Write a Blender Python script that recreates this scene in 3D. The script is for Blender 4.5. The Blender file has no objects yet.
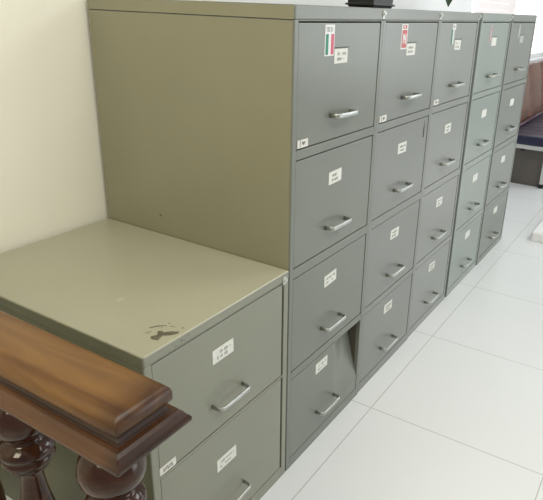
import bpy, bmesh, math, random
from mathutils import Vector, Matrix
random.seed(7)
C = bpy.context.scene.collection

# ---------------------------------------------------------------- materials
def new_mat(name):
    m = bpy.data.materials.new(name); m.use_nodes = True
    return m, m.node_tree, m.node_tree.nodes['Principled BSDF']

def simple(name, col, rough=.5, metal=0., noise=0., scale=8., bump=0., coat=0., spec=.5, emit=None, estr=0., bscale=60.):
    m, nt, b = new_mat(name)
    b.inputs['Roughness'].default_value = rough
    b.inputs['Metallic'].default_value = metal
    b.inputs['Coat Weight'].default_value = coat
    b.inputs['Specular IOR Level'].default_value = spec
    b.inputs['Base Color'].default_value = (*col, 1)
    if emit:
        b.inputs['Emission Color'].default_value = (*emit, 1); b.inputs['Emission Strength'].default_value = estr
    tc = nt.nodes.new('ShaderNodeTexCoord')
    n = nt.nodes.new('ShaderNodeTexNoise'); n.inputs['Scale'].default_value = scale; n.inputs['Detail'].default_value = 5
    nt.links.new(tc.outputs['Object'], n.inputs['Vector'])
    r = nt.nodes.new('ShaderNodeValToRGB')
    r.color_ramp.elements[0].position = .3; r.color_ramp.elements[1].position = .7
    r.color_ramp.elements[0].color = (*[c*(1-noise) for c in col], 1)
    r.color_ramp.elements[1].color = (*[min(1, c*(1+noise)) for c in col], 1)
    nt.links.new(n.outputs['Fac'], r.inputs['Fac']); nt.links.new(r.outputs['Color'], b.inputs['Base Color'])
    if bump:
        n2 = nt.nodes.new('ShaderNodeTexNoise'); n2.inputs['Scale'].default_value = bscale
        nt.links.new(tc.outputs['Object'], n2.inputs['Vector'])
        bp = nt.nodes.new('ShaderNodeBump'); bp.inputs['Strength'].default_value = bump; bp.inputs['Distance'].default_value = .002
        nt.links.new(n2.outputs['Fac'], bp.inputs['Height']); nt.links.new(bp.outputs['Normal'], b.inputs['Normal'])
    return m

def paint(name, col, rough=.30):
    return simple(name, col, rough, noise=.035, scale=3.5, bump=.05, spec=.45, bscale=25)

M = {}
M['paint1'] = paint('grey_enamel', (.156, .165, .138))
M['paint2'] = paint('grey_enamel_pale', (.182, .189, .168))  # lighter tones down the row hold the daylight growing with distance
M['paint3'] = paint('grey_enamel_daylit_far', (.214, .222, .200))  # daylight on the middle cabinet put into its enamel colour
M['paint4'] = paint('grey_enamel_window_sheen', (.232, .260, .234))  # bluish window reflection put into this cabinet's colour
M['paint5'] = paint('grey_enamel_dull', (.174, .185, .160))
M['warmlit'] = paint('grey_enamel_warm_lit', (.222, .212, .142))  # warm lamp light mixed into the colour of the first cabinet's side
M['paint0'] = paint('grey_enamel_warm_tint', (.212, .215, .164))  # nearby warm light mixed into the low cabinet's grey
M['top0'] = paint('grey_enamel_warm_lit_top', (.330, .322, .238), .30)  # same enamel lightened, light from above put into the top colour
M['side0'] = paint('grey_enamel_shaded_side', (.13, .13, .08))  # same enamel darkened, shade put into the side colour
M['dark'] = simple('dark_gap', (.035, .033, .026), .8)
M['inside'] = simple('dark_liner_brown', (.075, .066, .045), .7, noise=.3, scale=14)
M['chrome'] = simple('worn_chrome', (.42, .43, .40), .30, .85, noise=.1, scale=30)
M['paper'] = simple('paper', (.62, .62, .56), .7, noise=.05, scale=80)
M['ink'] = simple('ink', (.16, .16, .15), .7)
M['inkpale'] = simple('faded_ink', (.33, .33, .30), .7)
M['green'] = simple('print_green', (.015, .19, .10), .5)
M['pink'] = simple('print_red', (.50, .09, .13), .5)
M['white'] = simple('print_white', (.66, .66, .64), .5)
M['red'] = simple('sticker_red', (.46, .11, .10), .5)
M['palered'] = simple('faded_sticker_red', (.42, .26, .25), .5)
M['palegrey'] = simple('faded_sticker', (.36, .37, .34), .5)
M['tagm'] = simple('brand_plate', (.62, .60, .54), .4, noise=.05)
M['screw'] = simple('plated_screw', (.52, .53, .50), .35, .4)
M['rust'] = simple('bare_metal_scuff', (.10, .09, .06), .8, noise=.3, scale=90)
M['scuff'] = simple('light_scuff', (.40, .395, .31), .5)
M['black'] = simple('black_plastic', (.008, .008, .009), .35)
M['soil'] = simple('potting_soil', (.03, .02, .012), .9, noise=.4, scale=60)
M['leaf'] = simple('leaf_green', (.018, .045, .012), .4, noise=.3, scale=20)
M['navy'] = simple('navy_vinyl', (.022, .022, .050), .30, noise=.1, scale=12, coat=.1)
M['brown'] = simple('brown_vinyl', (.150, .072, .046), .45, noise=.25, scale=7)
M['under'] = simple('under_seat_shade_tone', (.10, .088, .075), .6, noise=.1)  # colour stands in for the shade below the bench seat
M['maroon'] = simple('maroon_vinyl', (.06, .018, .035), .42, noise=.1)
M['steel'] = simple('bench_steel', (.60, .60, .58), .35, .5)
M['rubber'] = simple('black_rubber', (.01, .01, .01), .7)
M['wallm'] = simple('cream_wall_paint', (.80, .78, .66), .85, noise=.012, scale=2, bump=.05)
M['wallw'] = simple('white_wall_paint', (.84, .84, .83), .85, noise=.01, scale=2)
M['ceil'] = simple('ceiling_paint', (.82, .82, .80), .9, noise=.01)
M['frame'] = simple('window_frame_white', (.85, .85, .85), .4)
M['pane'] = simple('bright_window_pane', (.9, .92, .95), .2, emit=(1, 1, 1), estr=1.15)
M['blind'] = simple('blind_fabric', (.82, .76, .74), .8, noise=.02, emit=(1, .95, .95), estr=.15)
M['step'] = simple('white_step_tile', (.80, .80, .79), .3, noise=.01)

def wood(name, c1, c2, rough, worn=0.):
    m, nt, b = new_mat(name)
    tc = nt.nodes.new('ShaderNodeTexCoord'); mp = nt.nodes.new('ShaderNodeMapping')
    mp.inputs['Scale'].default_value = (22, 2.2, 22)
    nt.links.new(tc.outputs['Object'], mp.inputs['Vector'])
    n = nt.nodes.new('ShaderNodeTexNoise'); n.inputs['Scale'].default_value = 1.4; n.inputs['Detail'].default_value = 7; n.inputs['Distortion'].default_value = .8
    nt.links.new(mp.outputs['Vector'], n.inputs['Vector'])
    r = nt.nodes.new('ShaderNodeValToRGB')
    r.color_ramp.elements[0].position = .32; r.color_ramp.elements[0].color = (*c1, 1)
    r.color_ramp.elements[1].position = .70; r.color_ramp.elements[1].color = (*c2, 1)
    nt.links.new(n.outputs['Fac'], r.inputs['Fac']); nt.links.new(r.outputs['Color'], b.inputs['Base Color'])
    if worn:      # darker colour towards the free end of the rail, over the given length
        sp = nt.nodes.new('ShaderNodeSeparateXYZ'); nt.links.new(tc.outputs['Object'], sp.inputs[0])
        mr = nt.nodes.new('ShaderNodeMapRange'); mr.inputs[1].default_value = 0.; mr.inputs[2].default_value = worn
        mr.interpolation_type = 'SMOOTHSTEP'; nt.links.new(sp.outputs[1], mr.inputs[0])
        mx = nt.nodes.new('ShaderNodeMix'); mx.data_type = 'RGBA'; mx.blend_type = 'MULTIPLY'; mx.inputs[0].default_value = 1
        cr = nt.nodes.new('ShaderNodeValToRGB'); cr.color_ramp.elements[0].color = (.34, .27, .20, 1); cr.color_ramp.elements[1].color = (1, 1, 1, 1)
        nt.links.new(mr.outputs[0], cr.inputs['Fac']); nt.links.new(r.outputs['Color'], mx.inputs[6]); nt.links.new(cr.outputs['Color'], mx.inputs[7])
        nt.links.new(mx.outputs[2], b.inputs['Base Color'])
    b.inputs['Roughness'].default_value = rough; b.inputs['Coat Weight'].default_value = .12; b.inputs['Coat Roughness'].default_value = .2; b.inputs['Specular IOR Level'].default_value = .3
    return m
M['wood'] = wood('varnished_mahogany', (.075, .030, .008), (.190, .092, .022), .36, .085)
M['wood_lo'] = wood('darker_mahogany', (.045, .018, .008), (.100, .043, .016), .32, .04)
M['cove'] = wood('shade_toned_cove_wood', (.018, .008, .005), (.035, .014, .007), .45)  # wood coloured near black for the shade in the groove below the handrail
M['turned'] = wood('turned_mahogany', (.020, .008, .005), (.052, .020, .010), .14)
M['turned'].node_tree.nodes['Principled BSDF'].inputs['Specular IOR Level'].default_value = .12
M['turned'].node_tree.nodes['Principled BSDF'].inputs['Coat Weight'].default_value = .35
M['turned'].node_tree.nodes['Principled BSDF'].inputs['Coat Roughness'].default_value = .06

def floor_mat():
    m, nt, b = new_mat('white_floor_tiles')
    tc = nt.nodes.new('ShaderNodeTexCoord'); sx = nt.nodes.new('ShaderNodeSeparateXYZ')
    nt.links.new(tc.outputs['Object'], sx.inputs[0])
    def mth(op, a, v):
        n = nt.nodes.new('ShaderNodeMath'); n.operation = op
        nt.links.new(a, n.inputs[0])
        if isinstance(v, (int, float)): n.inputs[1].default_value = v
        else: nt.links.new(v, n.inputs[1])
        return n.outputs[0]
    def line(sock, off, period=.6, hw=.0015):
        a = mth('ADD', sock, -off + 30*period + period/2)
        a = mth('MODULO', a, period)
        a = mth('SUBTRACT', a, period/2)
        a = mth('ABSOLUTE', a, 0)
        return mth('LESS_THAN', a, hw)
    lx = line(sx.outputs[0], .4256); ly = line(sx.outputs[1], -.0774, .594)
    g = mth('MAXIMUM', lx, ly)
    n = nt.nodes.new('ShaderNodeTexNoise'); n.inputs['Scale'].default_value = 1.3
    nt.links.new(tc.outputs['Object'], n.inputs['Vector'])
    r = nt.nodes.new('ShaderNodeValToRGB')
    r.color_ramp.elements[0].color = (.67, .685, .68, 1); r.color_ramp.elements[1].color = (.72, .735, .73, 1)
    nt.links.new(n.outputs['Fac'], r.inputs['Fac'])
    mx = nt.nodes.new('ShaderNodeMix'); mx.data_type = 'RGBA'
    nt.links.new(g, mx.inputs[0]); nt.links.new(r.outputs['Color'], mx.inputs[6]); mx.inputs[7].default_value = (.40, .40, .38, 1)
    nt.links.new(mx.outputs[2], b.inputs['Base Color'])
    b.inputs['Roughness'].default_value = .30; b.inputs['Specular IOR Level'].default_value = .35
    return m
M['floor'] = floor_mat()

# ---------------------------------------------------------------- mesh helpers
def obj(name, bm, mats, parent=None, loc=None, smooth=False, bevel=0., seg=2):
    if not isinstance(mats, (list, tuple)): mats = [mats]
    bmesh.ops.recalc_face_normals(bm, faces=bm.faces)
    me = bpy.data.meshes.new(name); bm.to_mesh(me); bm.free()
    for m in mats: me.materials.append(m)
    o = bpy.data.objects.new(name, me); C.objects.link(o)
    if parent: o.parent = parent
    if loc: o.location = loc
    if smooth:
        for p in me.polygons: p.use_smooth = True
    if bevel:
        b = o.modifiers.new('bevel', 'BEVEL'); b.width = bevel; b.segments = seg; b.limit_method = 'ANGLE'; b.angle_limit = math.radians(40)
    return o

def box(bm, x0, x1, y0, y1, z0, z1, mi=0):
    vs = [bm.verts.new((x, y, z)) for x in (x0, x1) for y in (y0, y1) for z in (z0, z1)]
    for f in ((0, 1, 3, 2), (4, 6, 7, 5), (0, 4, 5, 1), (2, 3, 7, 6), (0, 2, 6, 4), (1, 5, 7, 3)):
        bm.faces.new([vs[i] for i in f]).material_index = mi

def quad(bm, x0, x1, z0, z1, y, mi=0):
    """thin slab lying on a front face"""
    box(bm, x0, x1, y, y + .0006, z0, z1, mi)

def tube(bm, pts, rx, rz, n=10, up=Vector((0, 0, 1))):
    """sweep an ellipse (rx in plane, rz along up) along a horizontal path"""
    rings = []
    P = [Vector(p) for p in pts]
    for i, p in enumerate(P):
        if i == 0: t = P[1]-P[0]
        elif i == len(P)-1: t = P[-1]-P[-2]
        else: t = (P[i+1]-P[i]).normalized() + (P[i]-P[i-1]).normalized()
        t.normalize(); s = t.cross(up).normalized(); w = s.cross(t).normalized()
        rings.append([bm.verts.new(p + s*rx*math.cos(a) + w*rz*math.sin(a)) for a in [2*math.pi*k/n for k in range(n)]])
    for a, b in zip(rings, rings[1:]):
        for k in range(n): bm.faces.new([a[k], a[(k+1) % n], b[(k+1) % n], b[k]])
    bm.faces.new(rings[0]); bm.faces.new(rings[-1][::-1])

def lathe(bm, prof, cx=0, cy=0, n=40):
    rings = []
    for r, z in prof:
        rings.append([bm.verts.new((cx + r*math.cos(2*math.pi*k/n), cy + r*math.sin(2*math.pi*k/n), z)) for k in range(n)])
    for a, b in zip(rings, rings[1:]):
        for k in range(n): bm.faces.new([a[k], a[(k+1) % n], b[(k+1) % n], b[k]])
    bm.faces.new(rings[0]); bm.faces.new(rings[-1][::-1])

def thing(name, label, cat, loc=(0, 0, 0), group=None):
    o = bpy.data.objects.new(name, None); C.objects.link(o); o.location = loc; o.empty_display_size = .1
    o['label'] = label; o['category'] = cat
    if group: o['group'] = group
    return o

def struct(name, bm, m, bevel=0., parent=None):
    o = obj(name, bm, m, parent, bevel=bevel)
    if parent is None: o['kind'] = 'structure'
    return o

# ---------------------------------------------------------------- setting
XE = 7.6; WY = .70
bm = bmesh.new(); box(bm, -4, XE, -4, WY, -.1, 0); struct('floor', bm, M['floor'])
bm = bmesh.new(); box(bm, -4, .55, WY, WY+.12, 0, 2.8)
struct('wall_left', bm, M['wallm'])
bm = bmesh.new()   # wall behind the bench with two window openings
WX = ((3.45, 4.62), (4.70, 6.9))
box(bm, .55, 3.45, WY, WY+.12, 0, 2.8); box(bm, 4.62, 4.70, WY, WY+.12, 0, 2.8); box(bm, 6.9, XE, WY, WY+.12, 0, 2.8)
for a, b in WX: box(bm, a, b, WY, WY+.12, 0, .88); box(bm, a, b, WY, WY+.12, 2.3, 2.8)
struct('wall_bench', bm, M['wallw'])
bm = bmesh.new(); box(bm, XE, XE+.12, -4, WY+.12, 0, 2.8); struct('wall_end', bm, M['wallw'])
bm = bmesh.new(); box(bm, -4, XE, -4, WY, 2.8, 2.9); struct('ceiling', bm, M['ceil'])
for i, (a, b) in enumerate(WX):
    bm = bmesh.new()
    t = .05
    box(bm, a, a+t, WY+.02, WY+.09, .88, 2.3); box(bm, b-t, b, WY+.02, WY+.09, .88, 2.3)
    box(bm, a+t, b-t, WY+.02, WY+.09, .88, .93); box(bm, a+t, b-t, WY+.02, WY+.09, 2.25, 2.3)
    m_ = (a+b)/2 if i == 0 else 6.6; box(bm, m_-.02, m_+.02, WY+.025, WY+.085, .93, 2.25)
    w = struct('window_%d' % (i+1), bm, M['frame'])
    bm = bmesh.new(); box(bm, a+t, b-t, WY+.05, WY+.056, .93, 2.25); obj('window_pane', bm, M['pane'], w)
    bm = bmesh.new(); box(bm, a-.03, b+.03, WY-.035, WY+.02, .865, .885); obj('window_sill', bm, M['frame'], w, bevel=.004)
# roller blind
r_ = thing('roller_blind', 'pale pinkish roller blind pulled down over the window behind the last cabinets', 'blind', (3.48, WY-.02, 0))
bm = bmesh.new()
for k in range(24): box(bm, 0, 1.15, -.004 + .002*(k % 2), .001, .98+k*.053, .98+(k+1)*.053-.002)
obj('fabric', bm, M['blind'], r_)
bm = bmesh.new(); tube(bm, [(-.01, 0, 2.28), (1.16, 0, 2.28)], .02, .02); obj('roller', bm, M['frame'], r_, smooth=True)
bm = bmesh.new(); tube(bm, [(0, 0, .975), (1.15, 0, .975)], .007, .009); obj('bottom_bar', bm, M['frame'], r_, smooth=True)

# low white step
bm = bmesh.new(); box(bm, 2.50, 5.2, -1.6, -.165, 0, .058)
struct('trim_1', bm, M['step'], bevel=.004)
o = bpy.data.objects['trim_1']; o['label'] = 'low white step on the floor beyond the last cabinet'

# ---------------------------------------------------------------- filing cabinets
H = 1.32; DEP = .687
ROWS = [(.0345, .3195), (.3435, .638), (.6665, .961), (.9855, 1.2845)]   # bottom row first
rnd = random.Random(3)

def handle_bm(hw=.056, out=.029, z=0):
    bm = bmesh.new()
    pts = [(-hw, .001, 0), (-hw, -out*.55, 0)]
    for a in (25, 50, 75): 
        pts.append((-hw + .010*(1-math.cos(math.radians(a))), -out*.55 - (out*.45)*math.sin(math.radians(a)), 0))
    pts.append((-hw+.014, -out, 0)); pts.append((0, -out-.001, 0))
    pts = pts + [(-x, y, z_) for x, y, z_ in pts[-2::-1]]
    tube(bm, pts, .0023, .0066, 10)
    return bm
_hb = handle_bm(); bmesh.ops.recalc_face_normals(_hb, faces=_hb.faces)
handle_me = bpy.data.meshes.new('pull_handle'); _hb.to_mesh(handle_me); _hb.free()
handle_me.materials.append(M['chrome'])
for p in handle_me.polygons: p.use_smooth = True
# round foot washers
_wb = bmesh.new()
for s in (-1, 1): 
    tube(_wb, [(s*.056, 0, 0), (s*.056, -.003, 0)], .0085, .0085, 12)
bmesh.ops.recalc_face_normals(_wb, faces=_wb.faces)
washer_me = bpy.data.meshes.new('handle_foot'); _wb.to_mesh(washer_me); _wb.free(); washer_me.materials.append(M['chrome'])

def add_handle(parent, x, y, z, tilt=0, ry=0):
    h = bpy.data.objects.new('handle', handle_me); C.objects.link(h); h.parent = parent
    h.location = (x, y, z); h.rotation_euler = (tilt, ry, 0)

def scribble(bm, x0, x1, z0, z1, y, seed, mi=1, dense=1.):
    """two short rows of tiny printed strokes"""
    r = random.Random(seed)
    w = x1-x0; h = z1-z0
    for row in (.66, .30):
        x = x0 + w*.14 + r.random()*w*.1
        end = x0 + w*(.86 if row > .5 else .70)
        while x < end:
            sw = r.choice((.0022, .0035, .0045, .006)); sh = h*r.choice((.10, .16, .22))
            if r.random() < .82*dense:
                zc = z0 + h*row
                box(bm, x, min(x+sw, end), y-.0004, y+.0002, zc-sh/2, zc+sh/2, mi)
            x += sw + .0018

def card(parent, x, z, y, seed, w=.072, h=.036, tilt=0., name='label_card', faint=False, blank=False):
    bm = bmesh.new()
    box(bm, -w/2, w/2, 0, .0008, -h/2, h/2, 0)
    if not blank: scribble(bm, -w/2, w/2, -h/2, h/2, -.0003, seed)
    o = obj(name, bm, [M['paper'] if not faint else M['palegrey'], M['inkpale']], parent, (x, y, z))
    o.rotation_euler = (0, tilt, 0)
    return o

def flag_sticker(parent, x, z, y, kind):
    """x,z = lower left"""
    bm = bmesh.new(); W = .047; Hh = .052; T = .074
    if kind == 'tricolour':
        box(bm, 0, W, 0, .0007, 0, T, 0)
        box(bm, .004, .0165, -.0006, .0003, .003, Hh, 1); box(bm, .030, .0435, -.0006, .0003, .003, Hh, 2)
        for k, (a, b, c, d) in enumerate([(.007, .009, .057, .068), (.011, .016, .066, .068), (.014, .016, .057, .068), (.019, .021, .058, .068), (.021, .026, .066, .068),
                                         (.021, .026, .058, .060), (.029, .031, .057, .069), (.034, .036, .058, .067)]):
            box(bm, a, b, -.0006, .0003, c, d, 3)
        mats = [M['white'], M['green'], M['pink'], M['inkpale']]
        lab = 'green, white and red upright striped sticker'
    elif kind == 'red':
        box(bm, 0, W, 0, .0007, 0, T, 0); box(bm, .005, .042, -.0006, .0003, .004, .057, 1); box(bm, .009, .038, -.0006, .0003, .0605, .071, 1)
        # white zigzag figure
        for (a, b, c, d) in [(.012, .017, .016, .046), (.017, .022, .034, .044), (.021, .026, .028, .040), (.026, .031, .018, .033), (.030, .035, .016, .046), (.015, .028, .063, .0655), (.013, .024, .067, .069)]:
            box(bm, a, b, -.0010, .0001, c, d, 0)
        mats = [M['white'], M['red']]
        lab = 'red upright sticker with a white zigzag figure and border'
    elif kind == 'green':
        box(bm, .010, W-.004, 0, .0007, .054, T, 0); box(bm, .004, .016, 0, .0007, 0, .054, 1); box(bm, .016, .026, 0, .0007, 0, .054, 0)
        box(bm, .026, .040, 0, .0007, .004, .054, 2)
        for a in (.016, .023, .030): box(bm, a, a+.003, -.0005, .0002, .059, .069, 3)
        mats = [M['white'], M['green'], M['palegrey'], M['inkpale']]
        lab = 'narrow green and white striped sticker with white head'
    elif kind == 'pale':
        box(bm, .006, .040, 0, .0007, 0, .056, 0); box(bm, .014, .030, -.0005, .0002, .008, .046, 1); box(bm, .014, .036, 0, .0007, .058, .072, 1)
        mats = [M['palered'], M['palegrey']]
        lab = 'faded pink sticker'
    else:
        box(bm, .008, .036, 0, .0007, .004, .070, 0); box(bm, .014, .030, -.0005, .0002, .050, .064, 1)
        mats = [M['palegrey'], M['inkpale']]
        lab = 'faint worn grey sticker'
    o = obj('sticker', bm, mats, parent, (x, y, z)); o['label'] = lab
    return o

def drawer(parent, x0, x1, z0, z1, mat, dent=None, depth=.60):
    """front panel inset flush in the frame plus its tray"""
    g = .0022; ins = .0015
    bm = bmesh.new()
    X0, X1, Z0, Z1 = x0+g, x1-g, z0+g, z1-g-(.0012)
    if dent is None:
        box(bm, X0, X1, ins, ins+.02, Z0, Z1)
        box(bm, X0+.01, X0+.013, .02, depth, Z0+.01, Z1-.06); box(bm, X1-.013, X1-.01, .02, depth, Z0+.01, Z1-.06)
        box(bm, X0+.01, X1-.01, .02, depth, Z0+.006, Z0+.010); box(bm, X0+.01, X1-.01, depth-.004, depth, Z0+.01, Z1-.06)
        o = obj('drawer', bm, mat, parent, bevel=.0016)
    else:
        nx, nz = 28, 20
        def dy(x, z):
            u = max(0, (x-(X1-.17))/.17); v = max(0, min(1, (z-Z0-.06)/(Z1-Z0-.06)))
            return ins + dent*u*v**.9 + .0025*math.exp(-((x-X1+.10)/.02)**2)*v
        for side in (0, 1):
            vs = [[bm.verts.new((X0+(X1-X0)*i/nx, dy(X0+(X1-X0)*i/nx, Z0+(Z1-Z0)*j/nz) + side*.006, Z0+(Z1-Z0)*j/nz)) for j in range(nz+1)] for i in range(nx+1)]
            for i in range(nx):
                for j in range(nz): bm.faces.new([vs[i][j], vs[i+1][j], vs[i+1][j+1], vs[i][j+1]])
            if side == 0: F = vs
            else: B = vs
        loop = [(i, 0) for i in range(nx)] + [(nx, j) for j in range(nz)] + [(i, nz) for i in range(nx, 0, -1)] + [(0, j) for j in range(nz, 0, -1)]
        for k in range(len(loop)):
            (a, b), (c, d) = loop[k], loop[(k+1) % len(loop)]
            bm.faces.new([F[a][b], F[c][d], B[c][d], B[a][b]])
        box(bm, X0+.01, X0+.013, .09, depth, Z0+.01, Z1-.06); box(bm, X1-.013, X1-.01, .09, depth, Z0+.01, Z1-.06)
        box(bm, X0+.01, X1-.01, .02, depth, Z0+.006, Z0+.010)
        o = obj('drawer', bm, mat, parent)
        o['label'] = 'bottom drawer with its upper right corner bent inward'
    return o

def plate(parent, x, z, y, big=False, seed=1):
    bm = bmesh.new()
    w, h = (.048, .020)
    box(bm, 0, w, 0, .0012, 0, h, 0)
    if big:   # slanting script-like mark
        for k in range(5):
            a = .010+k*.006; box(bm, a, a+.0022, -.0005, .0004, .005 + .001*(k % 2), .015 - .002*(k % 2), 1); box(bm, a, a+.005, -.0005, .0004, .006+.006*(k % 2), .008+.006*(k % 2), 1)
    else:
        box(bm, .0105, .0125, -.0005, .0004, 0, h, 1)
        box(bm, .020, .034, -.0005, .0004, .009, .0145, 1); box(bm, .024, .030, -.0005, .0004, .0065, .009, 1)
    obj('maker_plate', bm, [M['tagm'], M['ink']], parent, (x, y, z))

def bolt(parent, x, z, y):
    bm = bmesh.new(); tube(bm, [(x, y+.001, z), (x, y-.003, z)], .0085, .0085, 14); tube(bm, [(x, y-.002, z), (x, y-.007, z)], .0052, .0052, 6)
    box(bm, x-.0065, x+.0065, y-.001, y+.001, z-.014, z-.004)
    obj('corner_bolt', bm, M['screw'], parent)

def cabinet(name, label, x, w, h, rows, mat, capmat, sidemat, capb, group, ins=.018, splits=None):
    t = thing(name, label, 'filing cabinet', (x, 0, 0), group)
    d = DEP
    bm = bmesh.new()      # frame: sides, back, bottom, front rails
    th = .002
    capz = capb
    # left side with folded front stile
    box(bm, 0, th, .0, d, 0, capz); box(bm, th, ins, 0, .0025, 0, capz); box(bm, ins-th, ins, .0025, .03, .02, capz-.01)
    # right side
    box(bm, w-th, w, 0, d, 0, capz); box(bm, w-ins, w-th, 0, .0025, 0, capz); box(bm, w-ins, w-ins+th, .0025, .03, .02, capz-.01)
    box(bm, th, w-th, d-th, d, 0, capz)
    box(bm, ins, w-ins, .03, d-th, .004, .008)
    zs = [0] + [v for r in rows for v in r] + [capz]
    for k in range(0, len(zs), 2):
        a, b = zs[k], zs[k+1]
        if b-a > .0015: box(bm, ins, w-ins, 0, .012, a, b)
    obj('frame', bm, mat, t, bevel=.0012)
    for a in (ins, w-ins-.001):
        bm = bmesh.new(); box(bm, a, a+.001, .013, .60, .012, capz-.01); obj('gap_liner', bm, M['inside'], t)  # dark liner sheets added to keep the drawer gaps from looking lit
    if sidemat:
        bm = bmesh.new(); box(bm, -.0012, .0, .004, d, .0, capz-.0015); o = obj('side_panel', bm, sidemat, t)  # thin sheet that carries the light-tinted side colour
    bm = bmesh.new()      # dark liner behind the drawer gaps
    box(bm, ins+.0005, w-ins-.0005, .0125 if False else .024, .026, .02, capz-.01)
    bm.free()
    bm = bmesh.new()
    ov = .0015
    box(bm, 0, w, -ov, d, capz, h)
    obj('top_cap', bm, capmat, t, bevel=.004, seg=3)
    return t

specs = [  # x, width, paint, name text
    (0.000, .468, 'paint1'), (.470, .467, 'paint2'), (.939, .461, 'paint3'), (1.424, .481, 'paint4'), (1.908, .511, 'paint5')]
labels4 = [
    'tall grey four-drawer filing cabinet with green-white-red sticker and bent bottom drawer',
    'tall grey four-drawer filing cabinet with red sticker, second in the row',
    'middle grey four-drawer filing cabinet with narrow green and white sticker',
    'grey four-drawer filing cabinet, window sheen in its paint, with faded pink sticker',
    'duller grey four-drawer filing cabinet at the far end, with worn sticker']
stk = ['tricolour', 'red', 'green', 'pale', 'worn']
for ci, (x, w, mk) in enumerate(specs):
    mat = M[mk]
    t = cabinet('filing_cabinet', labels4[ci], x, w, H, ROWS, mat, mat, M['warmlit'] if ci == 0 else None, 1.2868, 'row of tall four-drawer filing cabinets')
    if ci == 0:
        bm = bmesh.new(); box(bm, -.0014, 0, 0.002, DEP, 1.2885, H-.003); obj('cap_side', bm, M['warmlit'], t)
        bm = bmesh.new(); vs = [bm.verts.new((-.0016, .458+.005*math.cos(k)*(1+.3*math.sin(2*k)), .729+.004*math.sin(k))) for k in (0, .9, 1.8, 2.7, 3.5, 4.4, 5.3)]; bm.faces.new(vs)
        obj('side_chip', bm, M['rust'], t)
    s = w/.468
    for ri, (z0, z1) in enumerate(ROWS):
        dent = .058 if (ci == 0 and ri == 0) else None
        dr = drawer(t, .018, w-.018, z0, z1, mat, dent)
        hx = .234*s; hz = z0 + (.070 if ri < 3 else .066)
        y = .0015
        if dent: hz = .112; hx = .226
        add_handle(dr, hx, y, hz, rnd.uniform(-.05, .05), rnd.uniform(-.02, .02))
        cx = .224*s if not (ci == 0 and ri == 0) else .194
        zc = z1 - (.084 if ri == 3 else .083 if ri == 2 else .074 if ri == 1 else .056)
        if ci == 0 and ri == 0: zc = .276
        card(dr, cx, zc, y-.0008, ci*7+ri, tilt=rnd.uniform(-.05, .05), w=.070 if ci < 3 else .074, faint=(ri == 3 and ci == 4), blank=ci >= 3)
        if ri == 3:
            flag_sticker(dr, .139*s, 1.203, y-.0007, stk[ci])
            if ci < 3: plate(dr, .025, .9895, y-.0012)
            if ci < 1: pass
            bm = bmesh.new(); box(bm, .182*s, .182*s+.085, y-.0006, y+.0002, 1.2205, 1.2225); obj('card_edge', bm, M['dark'], dr)
        if ci == 1 and ri == 2:   # dark scrape near the upper right corner
            bm = bmesh.new(); box(bm, .408, .417, y-.0006, y+.0003, .885, .925); box(bm, .413, .416, y-.0006, y+.0003, .925, .945)
            obj('scrape', bm, M['dark'], dr, bevel=.0003)
    if ci < 4: bolt(t, w-.0092, 1.306, -.0015)
    t.location.y = (0, .003, .006, .004, 0)[ci]

# bare mounting ring instead of handle on the bottom drawer of cabinet two is kept as a low handle

# low two-drawer cabinet
LX = -.5094; LW = .5054; LH = .6735
rows2 = [(.0365, .3545), (.3605, .6465)]
t = cabinet('filing_cabinet', 'low two-drawer filing cabinet with a scuffed grey top coloured warm-lit, beside the wooden banister', LX, LW, LH, rows2, M['paint0'], [M['paint0'], M['top0']], M['side0'], .6480, None, ins=.020)
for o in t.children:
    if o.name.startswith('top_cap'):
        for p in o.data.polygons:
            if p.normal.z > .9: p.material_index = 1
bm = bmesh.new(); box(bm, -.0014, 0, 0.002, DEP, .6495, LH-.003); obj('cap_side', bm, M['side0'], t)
for ri, (z0, z1) in enumerate(rows2):
    dr = drawer(t, .020, LW-.024, z0, z1, M['paint0'])
    add_handle(dr, .250, .0015, .437 if ri else .125, .03, 0)
    card(dr, .238 if ri else .241, .565 if ri else .250, .0007, 40+ri, w=.074)
    if ri: plate(dr, .013+.008, .3635, .0003, True)
bolt(t, LW-.022, .655, -.0015)
# paint chip on the top's front edge
bm = bmesh.new()
def blob(pts, z=.0005, mi=0):
    vs = [bm.verts.new((x-LX, y, LH+z)) for x, y in pts]; f = bm.faces.new(vs); f.material_index = mi
blob([(-.451, .036), (-.444, .046), (-.432, .040), (-.424, .047), (-.416, .036), (-.405, .026), (-.396, .012), (-.404, .008), (-.418, .016), (-.428, .028), (-.438, .026), (-.447, .022)])
blob([(-.425, .047), (-.419, .050), (-.413, .042), (-.418, .038)])
blob([(-.420, .075), (-.405, .068), (-.392, .052), (-.394, .050), (-.407, .064), (-.421, .072)])
blob([(-.440, .066), (-.433, .062), (-.434, .060), (-.441, .063)])
blob([(-.392, .045), (-.386, .036), (-.390, .036)])
blob([(-.385, .020), (-.378, .016), (-.382, .013)])
r = random.Random(5)
for k in range(10):
    cx, cy = -.42 + r.uniform(-.03, .04), .035 + r.uniform(-.015, .03); a = r.uniform(.001, .0022)
    blob([(cx-a, cy), (cx, cy+a), (cx+a*1.4, cy), (cx, cy-a)])
obj('paint_chip', bm, M['rust'], t)
bm = bmesh.new(); blob([(-.366+.010*math.cos(k), .224+.008*math.sin(k)) for k in [i*math.pi/5 for i in range(10)]], .0004)
obj('pale_smudge', bm, M['scuff'], t)
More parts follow.
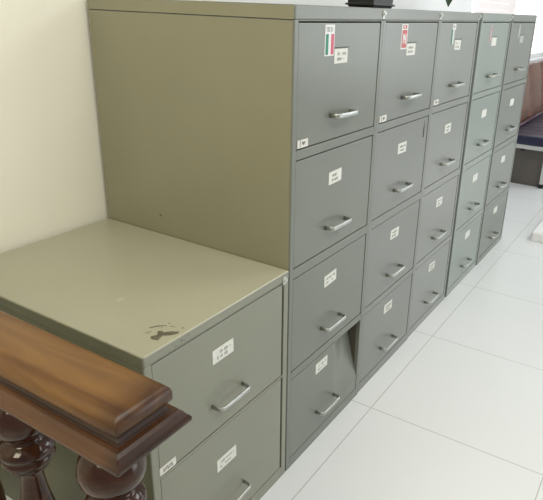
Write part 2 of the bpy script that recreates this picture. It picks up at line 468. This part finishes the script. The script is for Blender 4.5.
for cx, cz, a in ((-.422, .657, .0022), (-.405, .662, .0028), (-.398, .658, .0016), (-.385, .664, .0014), (-.43, .663, .0013)):
    bm = bmesh.new()
    vs = [bm.verts.new((cx-LX+a*math.cos(k)*(1+.4*math.sin(k*2.3)), -.0018, cz+a*.7*math.sin(k))) for k in (0, .9, 1.9, 2.7, 3.6, 4.6, 5.5)]
    bm.faces.new(vs); obj('edge_scuff', bm, M['rust'], t)

# ---------------------------------------------------------------- banister
RX0, RX1, RY = -.824, -.694, -.303
cxr = (RX0+RX1)/2
b_ = thing('banister', 'dark varnished wooden banister with moulded handrail and turned balusters', 'banister', (cxr, RY, 0))
def mould(levels, y_end, y_far, name, mat, nearfull):
    """stack of rectangular outlines: (half width, setback at the end, z)"""
    bm = bmesh.new(); rings = []
    for hw, sb, z in levels:
        rings.append([bm.verts.new(v) for v in ((-hw, sb, z), (hw, sb, z), (hw, y_far, z), (-hw, y_far, z))])
    for a, b in zip(rings, rings[1:]):
        for k in range(4): bm.faces.new([a[k], a[(k+1) % 4], b[(k+1) % 4], b[k]])
    bm.faces.new(rings[0]); bm.faces.new(rings[-1][::-1])
    return obj(name, bm, mat, b_, bevel=.0035, seg=3)
HWd = (RX1-RX0)/2; FAR = WY-RY
lev_lo = [(HWd-.014, .014, .774), (HWd-.006, .006, .777), (HWd-.0015, .0015, .7815), (HWd, 0, .783), (HWd, 0, .788), (HWd-.002, .002, .791), (HWd-.004, .004, .792), (HWd-.008, .008, .799), (HWd-.012, .012, .803), (HWd-.018, .018, .8045)]
mould(lev_lo, 0, FAR, 'lower_moulding', M['wood_lo'], 0)
mould([(HWd-.018, .018, .8045), (HWd-.0225, .0225, .8065), (HWd-.0255, .0255, .811), (HWd-.0255, .0255, .815), (HWd-.022, .022, .8175)], 0, FAR, 'cove', M['cove'], 0)
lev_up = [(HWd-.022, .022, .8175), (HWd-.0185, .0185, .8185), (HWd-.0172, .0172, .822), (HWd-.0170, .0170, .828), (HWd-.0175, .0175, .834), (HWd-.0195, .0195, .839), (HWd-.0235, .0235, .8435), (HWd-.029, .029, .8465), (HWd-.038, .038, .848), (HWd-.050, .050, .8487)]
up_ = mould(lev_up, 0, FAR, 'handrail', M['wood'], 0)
for p in up_.data.polygons: p.use_smooth = True
prof = [(.016, .768), (.018, .762), (.020, .756), (.019, .750), (.024, .744), (.036, .734), (.044, .722), (.0475, .706), (.046, .692), (.038, .678), (.027, .668), (.024, .662),
        (.030, .658), (.040, .652), (.0435, .645), (.0425, .638), (.037, .634), (.040, .630), (.0415, .624), (.038, .618), (.031, .614), (.033, .610), (.031, .605), (.022, .600),
        (.0185, .592), (.018, .580), (.020, .560), (.024, .535), (.031, .50), (.039, .46), (.044, .42), (.045, .38), (.040, .345), (.029, .315), (.021, .30), (.030, .294), (.036, .285),
        (.030, .276), (.021, .270), (.024, .24), (.030, .20), (.034, .17), (.028, .155), (.038, .148), (.038, .136), (.030, .130)]
prof = [(r_*1., z) for r_, z in prof]
bal_me = None
for k in range(5):
    yb = -.207 + .2*k + (.007 if k else 0)
    if bal_me is None:
        bm = bmesh.new(); lathe(bm, prof, n=48); box(bm, -.036, .036, -.036, .036, .05, .13)
        bo = obj('baluster', bm, M['turned'], b_)
        for p in bo.data.polygons: p.use_smooth = len(p.vertices) == 4 and p.center.z > .131
        bal_me = bo.data
    else:
        bo = bpy.data.objects.new('baluster', bal_me); C.objects.link(bo); bo.parent = b_
    bo.location = (0, yb-RY, 0)
bm = bmesh.new(); box(bm, -.055, .055, .01, FAR, 0, .05); obj('base_rail', bm, M['wood_lo'], b_, bevel=.005)

# ---------------------------------------------------------------- bench
bn = thing('waiting_bench', 'waiting bench with navy vinyl seat and brown padded backs against the wall', 'bench', (3.75, 0, 0))
def cushion(name, x0, x1, y0, y1, z0, z1, mat, bev=.015):
    bm = bmesh.new(); box(bm, x0, x1, y0, y1, z0, z1)
    return obj(name, bm, mat, bn, smooth=False, bevel=bev, seg=4)
for k in range(3):
    cushion('seat', k*.62, k*.62+.612, 0, .44, .345, .42, M['navy'], .012)
    # stitched seams
    bm = bmesh.new()
    for s in (.15, .30, .45): tube(bm, [(k*.62+s, .02, .4205), (k*.62+s, .42, .4205)], .003, .0015, 6)
    obj('seat_seam', bm, M['navy'], bn)
bm = bmesh.new(); box(bm, .0, 1.86, .01, .44, .312, .345); obj('seat_rail', bm, M['steel'], bn, bevel=.003)
def backpad(x0, x1):
    bm = bmesh.new(); n = 8; m_ = 6; F = []
    for side in (0, 1):
        vs = []
        for i in range(n+1):
            u = i/n; col = []
            for j in range(m_+1):
                v = j/m_; z = .41 + .50*v
                bul = .032*(1-(2*u-1)**4)*(1-(2*v-1)**4)
                y = .385 + .07*v + (.05 if side else -bul)
                col.append(bm.verts.new((x0+(x1-x0)*u, y, z - .02*(abs(2*u-1)**5)*(v**3))))
            vs.append(col)
        for i in range(n):
            for j in range(m_): bm.faces.new([vs[i][j], vs[i+1][j], vs[i+1][j+1], vs[i][j+1]])
        F.append(vs)
    A, B = F
    lp = [(i, 0) for i in range(n)] + [(n, j) for j in range(m_)] + [(i, m_) for i in range(n, 0, -1)] + [(0, j) for j in range(m_, 0, -1)]
    for k in range(len(lp)):
        (a, b), (c, d) = lp[k], lp[(k+1) % len(lp)]; bm.faces.new([A[a][b], A[c][d], B[c][d], B[a][b]])
    return bm
for k, (a, b) in enumerate(((-.02, .30), (.32, .76), (.78, 1.25), (1.27, 1.84))):
    obj('backrest', backpad(a, b), M['brown'], bn, smooth=True, bevel=.006)
bm = bmesh.new(); tube(bm, [(.0, .365, .435), (1.84, .365, .435)], .014, .018, 10); obj('lumbar_roll', bm, M['maroon'], bn, smooth=True)
bm = bmesh.new(); box(bm, .075, 1.78, .075, .40, .0, .312); obj('under_seat_shade', bm, M['under'], bn, bevel=.004)  # dark box added for the shadow below the seat
bm = bmesh.new(); box(bm, .0, 1.86, .47, .49, .05, .90); obj('back_frame', bm, M['brown'], bn, bevel=.004)  # carried down near the floor to shade the space under the seat
for lx in (.055, 1.80):
    for ly in (.052, .42):
        bm = bmesh.new(); box(bm, lx-.014, lx+.014, ly-.014, ly+.014, .03, .312)
        lg = obj('leg', bm, M['steel'], bn, bevel=.003)
        bm = bmesh.new(); box(bm, lx-.019, lx+.019, ly-.019, ly+.019, 0, .034); obj('rubber_foot', bm, M['rubber'], lg, bevel=.003)
bm = bmesh.new(); tube(bm, [(.05, .24, .29), (.05, .24, .312)], .02, .02, 12, up=Vector((1, 0, 0))); obj('bracket_knob', bm, M['rubber'], bn)

# ---------------------------------------------------------------- plant in black pot on top of the cabinets
pt = thing('potted_plant', 'black planter on top of the cabinets with one drooping dark green leaf', 'plant', (.973, .30, H))
bm = bmesh.new()
def rect_loft(levels):
    rings = []
    for hx, hy, z in levels: rings.append([bm.verts.new(v) for v in ((-hx, -hy, z), (hx, -hy, z), (hx, hy, z), (-hx, hy, z))])
    for a, b in zip(rings, rings[1:]):
        for k in range(4): bm.faces.new([a[k], a[(k+1) % 4], b[(k+1) % 4], b[k]])
    bm.faces.new(rings[0]); bm.faces.new(rings[-1][::-1])
rect_loft([(.078, .049, 0), (.082, .052, .006), (.083, .053, .009), (.092, .061, .010), (.092, .061, .014), (.083, .053, .017), (.090, .060, .10), (.090, .060, .106), (.082, .052, .106), (.080, .050, .09)])
obj('planter', bm, M['black'], pt, bevel=.002)
bm = bmesh.new(); box(bm, -.079, .079, -.049, .049, .088, .096); obj('soil', bm, M['soil'], pt)
def leaf(p0, p1, p2, wid, flip=0):
    """leaf blade + stem along a quadratic arc; blade hangs over the last 40%"""
    bm = bmesh.new()
    P0, P1, P2 = map(Vector, (p0, p1, p2))
    q = lambda t: P0*(1-t)**2 + P1*2*t*(1-t) + P2*t*t
    tube(bm, [q(t/12*.66) for t in range(13)], .004, .004, 8, up=Vector((0, 1, 0)))
    n = 18; prev = None; side0 = Vector((1, 0, 0)) if flip else Vector((0, 1, 0))
    for i in range(n+1):
        t = .62 + .38*i/n; p = q(t); tg = (q(min(1, t+.01))-q(t-.01)).normalized()
        s = (Vector((.8, -.6, .0)) - tg*tg.dot(Vector((.8, -.6, 0)))).normalized(); nm = tg.cross(s)
        u = i/n; wv = wid*(max(0, math.sin(math.pi*min(1, u**.62)))**.5) + .0004
        row = [bm.verts.new(p - s*wv + nm*wv*.25), bm.verts.new(p - s*wv*.5 + nm*wv*.05), bm.verts.new(p), bm.verts.new(p + s*wv*.5 + nm*wv*.05), bm.verts.new(p + s*wv + nm*wv*.25)]
        if prev:
            for k in range(4): bm.faces.new([prev[k], prev[k+1], row[k+1], row[k]])
        prev = row
    return bm
obj('leaf', leaf((.01, 0, .09), (.13, -.22, .62), (.154, -.25, .014), .046), M['leaf'], pt, smooth=True)
obj('leaf', leaf((-.02, 0, .09), (-.20, .1, .52), (-.26, .05, .26), .035), M['leaf'], pt, smooth=True)
obj('leaf', leaf((0, .02, .09), (.05, .1, .60), (.22, .12, .42), .035), M['leaf'], pt, smooth=True)
obj('leaf', leaf((0, -.02, .09), (-.05, -.1, .60), (-.12, -.16, .30), .035), M['leaf'], pt, smooth=True)

# ---------------------------------------------------------------- lights
def area(name, loc, target, size, energy, col, sy=None):
    l = bpy.data.lights.new(name, 'AREA'); l.energy = energy; l.color = col; l.size = size
    if sy: l.shape = 'RECTANGLE'; l.size_y = sy
    o = bpy.data.objects.new(name, l); C.objects.link(o); o.location = loc
    o.rotation_euler = (Vector(target)-Vector(loc)).to_track_quat('-Z', 'Y').to_euler()
    return o
area('ceiling_light', (2.4, -1.5, 2.7), (1.6, -.3, 0), 1.2, 38, (.95, .98, 1.0))
area('ceiling_light', (5.3, -1.4, 2.7), (4.6, -.5, .4), 1.4, 26, (.95, .98, 1.0))
area('ceiling_light', (-.2, -1.5, 2.7), (-.1, -.2, 0), 1.3, 41, (1.0, .98, .94))
area('window_daylight', (5.4, -3.0, 1.4), (1.0, 0, .3), 1.8, 36, (.90, .96, 1.0))
area('warm_lamp', (-2.4, -.2, 2.4), (-.3, .5, .8), .8, 34, (1.0, .91, .68))
area('low_fill', (1.5, -3.2, .50), (.4, 0, .30), 1.4, 25, (.96, .98, 1.0))  # added fill out of view, for upward handle shadows and brighter lower fronts
w = bpy.data.worlds.new('World'); bpy.context.scene.world = w; w.use_nodes = True
bg = w.node_tree.nodes['Background']; bg.inputs[0].default_value = (.93, .96, 1.0, 1); bg.inputs[1].default_value = .42

# ---------------------------------------------------------------- camera
cam = bpy.data.cameras.new('Camera'); co = bpy.data.objects.new('Camera', cam); C.objects.link(co)
cam.sensor_fit = 'HORIZONTAL'; cam.sensor_width = 36
cam.lens = 591.93*36/543; cam.shift_x = (271.5-318.93)/543; cam.shift_y = -(250-242.0)/543
cam.clip_start = .02
R_ = Vector((.51789591, -.85467376, .03628481)); U_ = Vector((.29713436, .21950224, .92926312)); F_ = Vector((.8021814, .47048011, -.36763225))
m = Matrix((( R_.x, U_.x, -F_.x, -1.18358), (R_.y, U_.y, -F_.y, -.7799), (R_.z, U_.z, -F_.z, 1.31444), (0, 0, 0, 1)))
co.matrix_world = m
bpy.context.scene.camera = co
bpy.context.scene.view_settings.view_transform = 'Standard'
bpy.context.scene.view_settings.look = 'None'
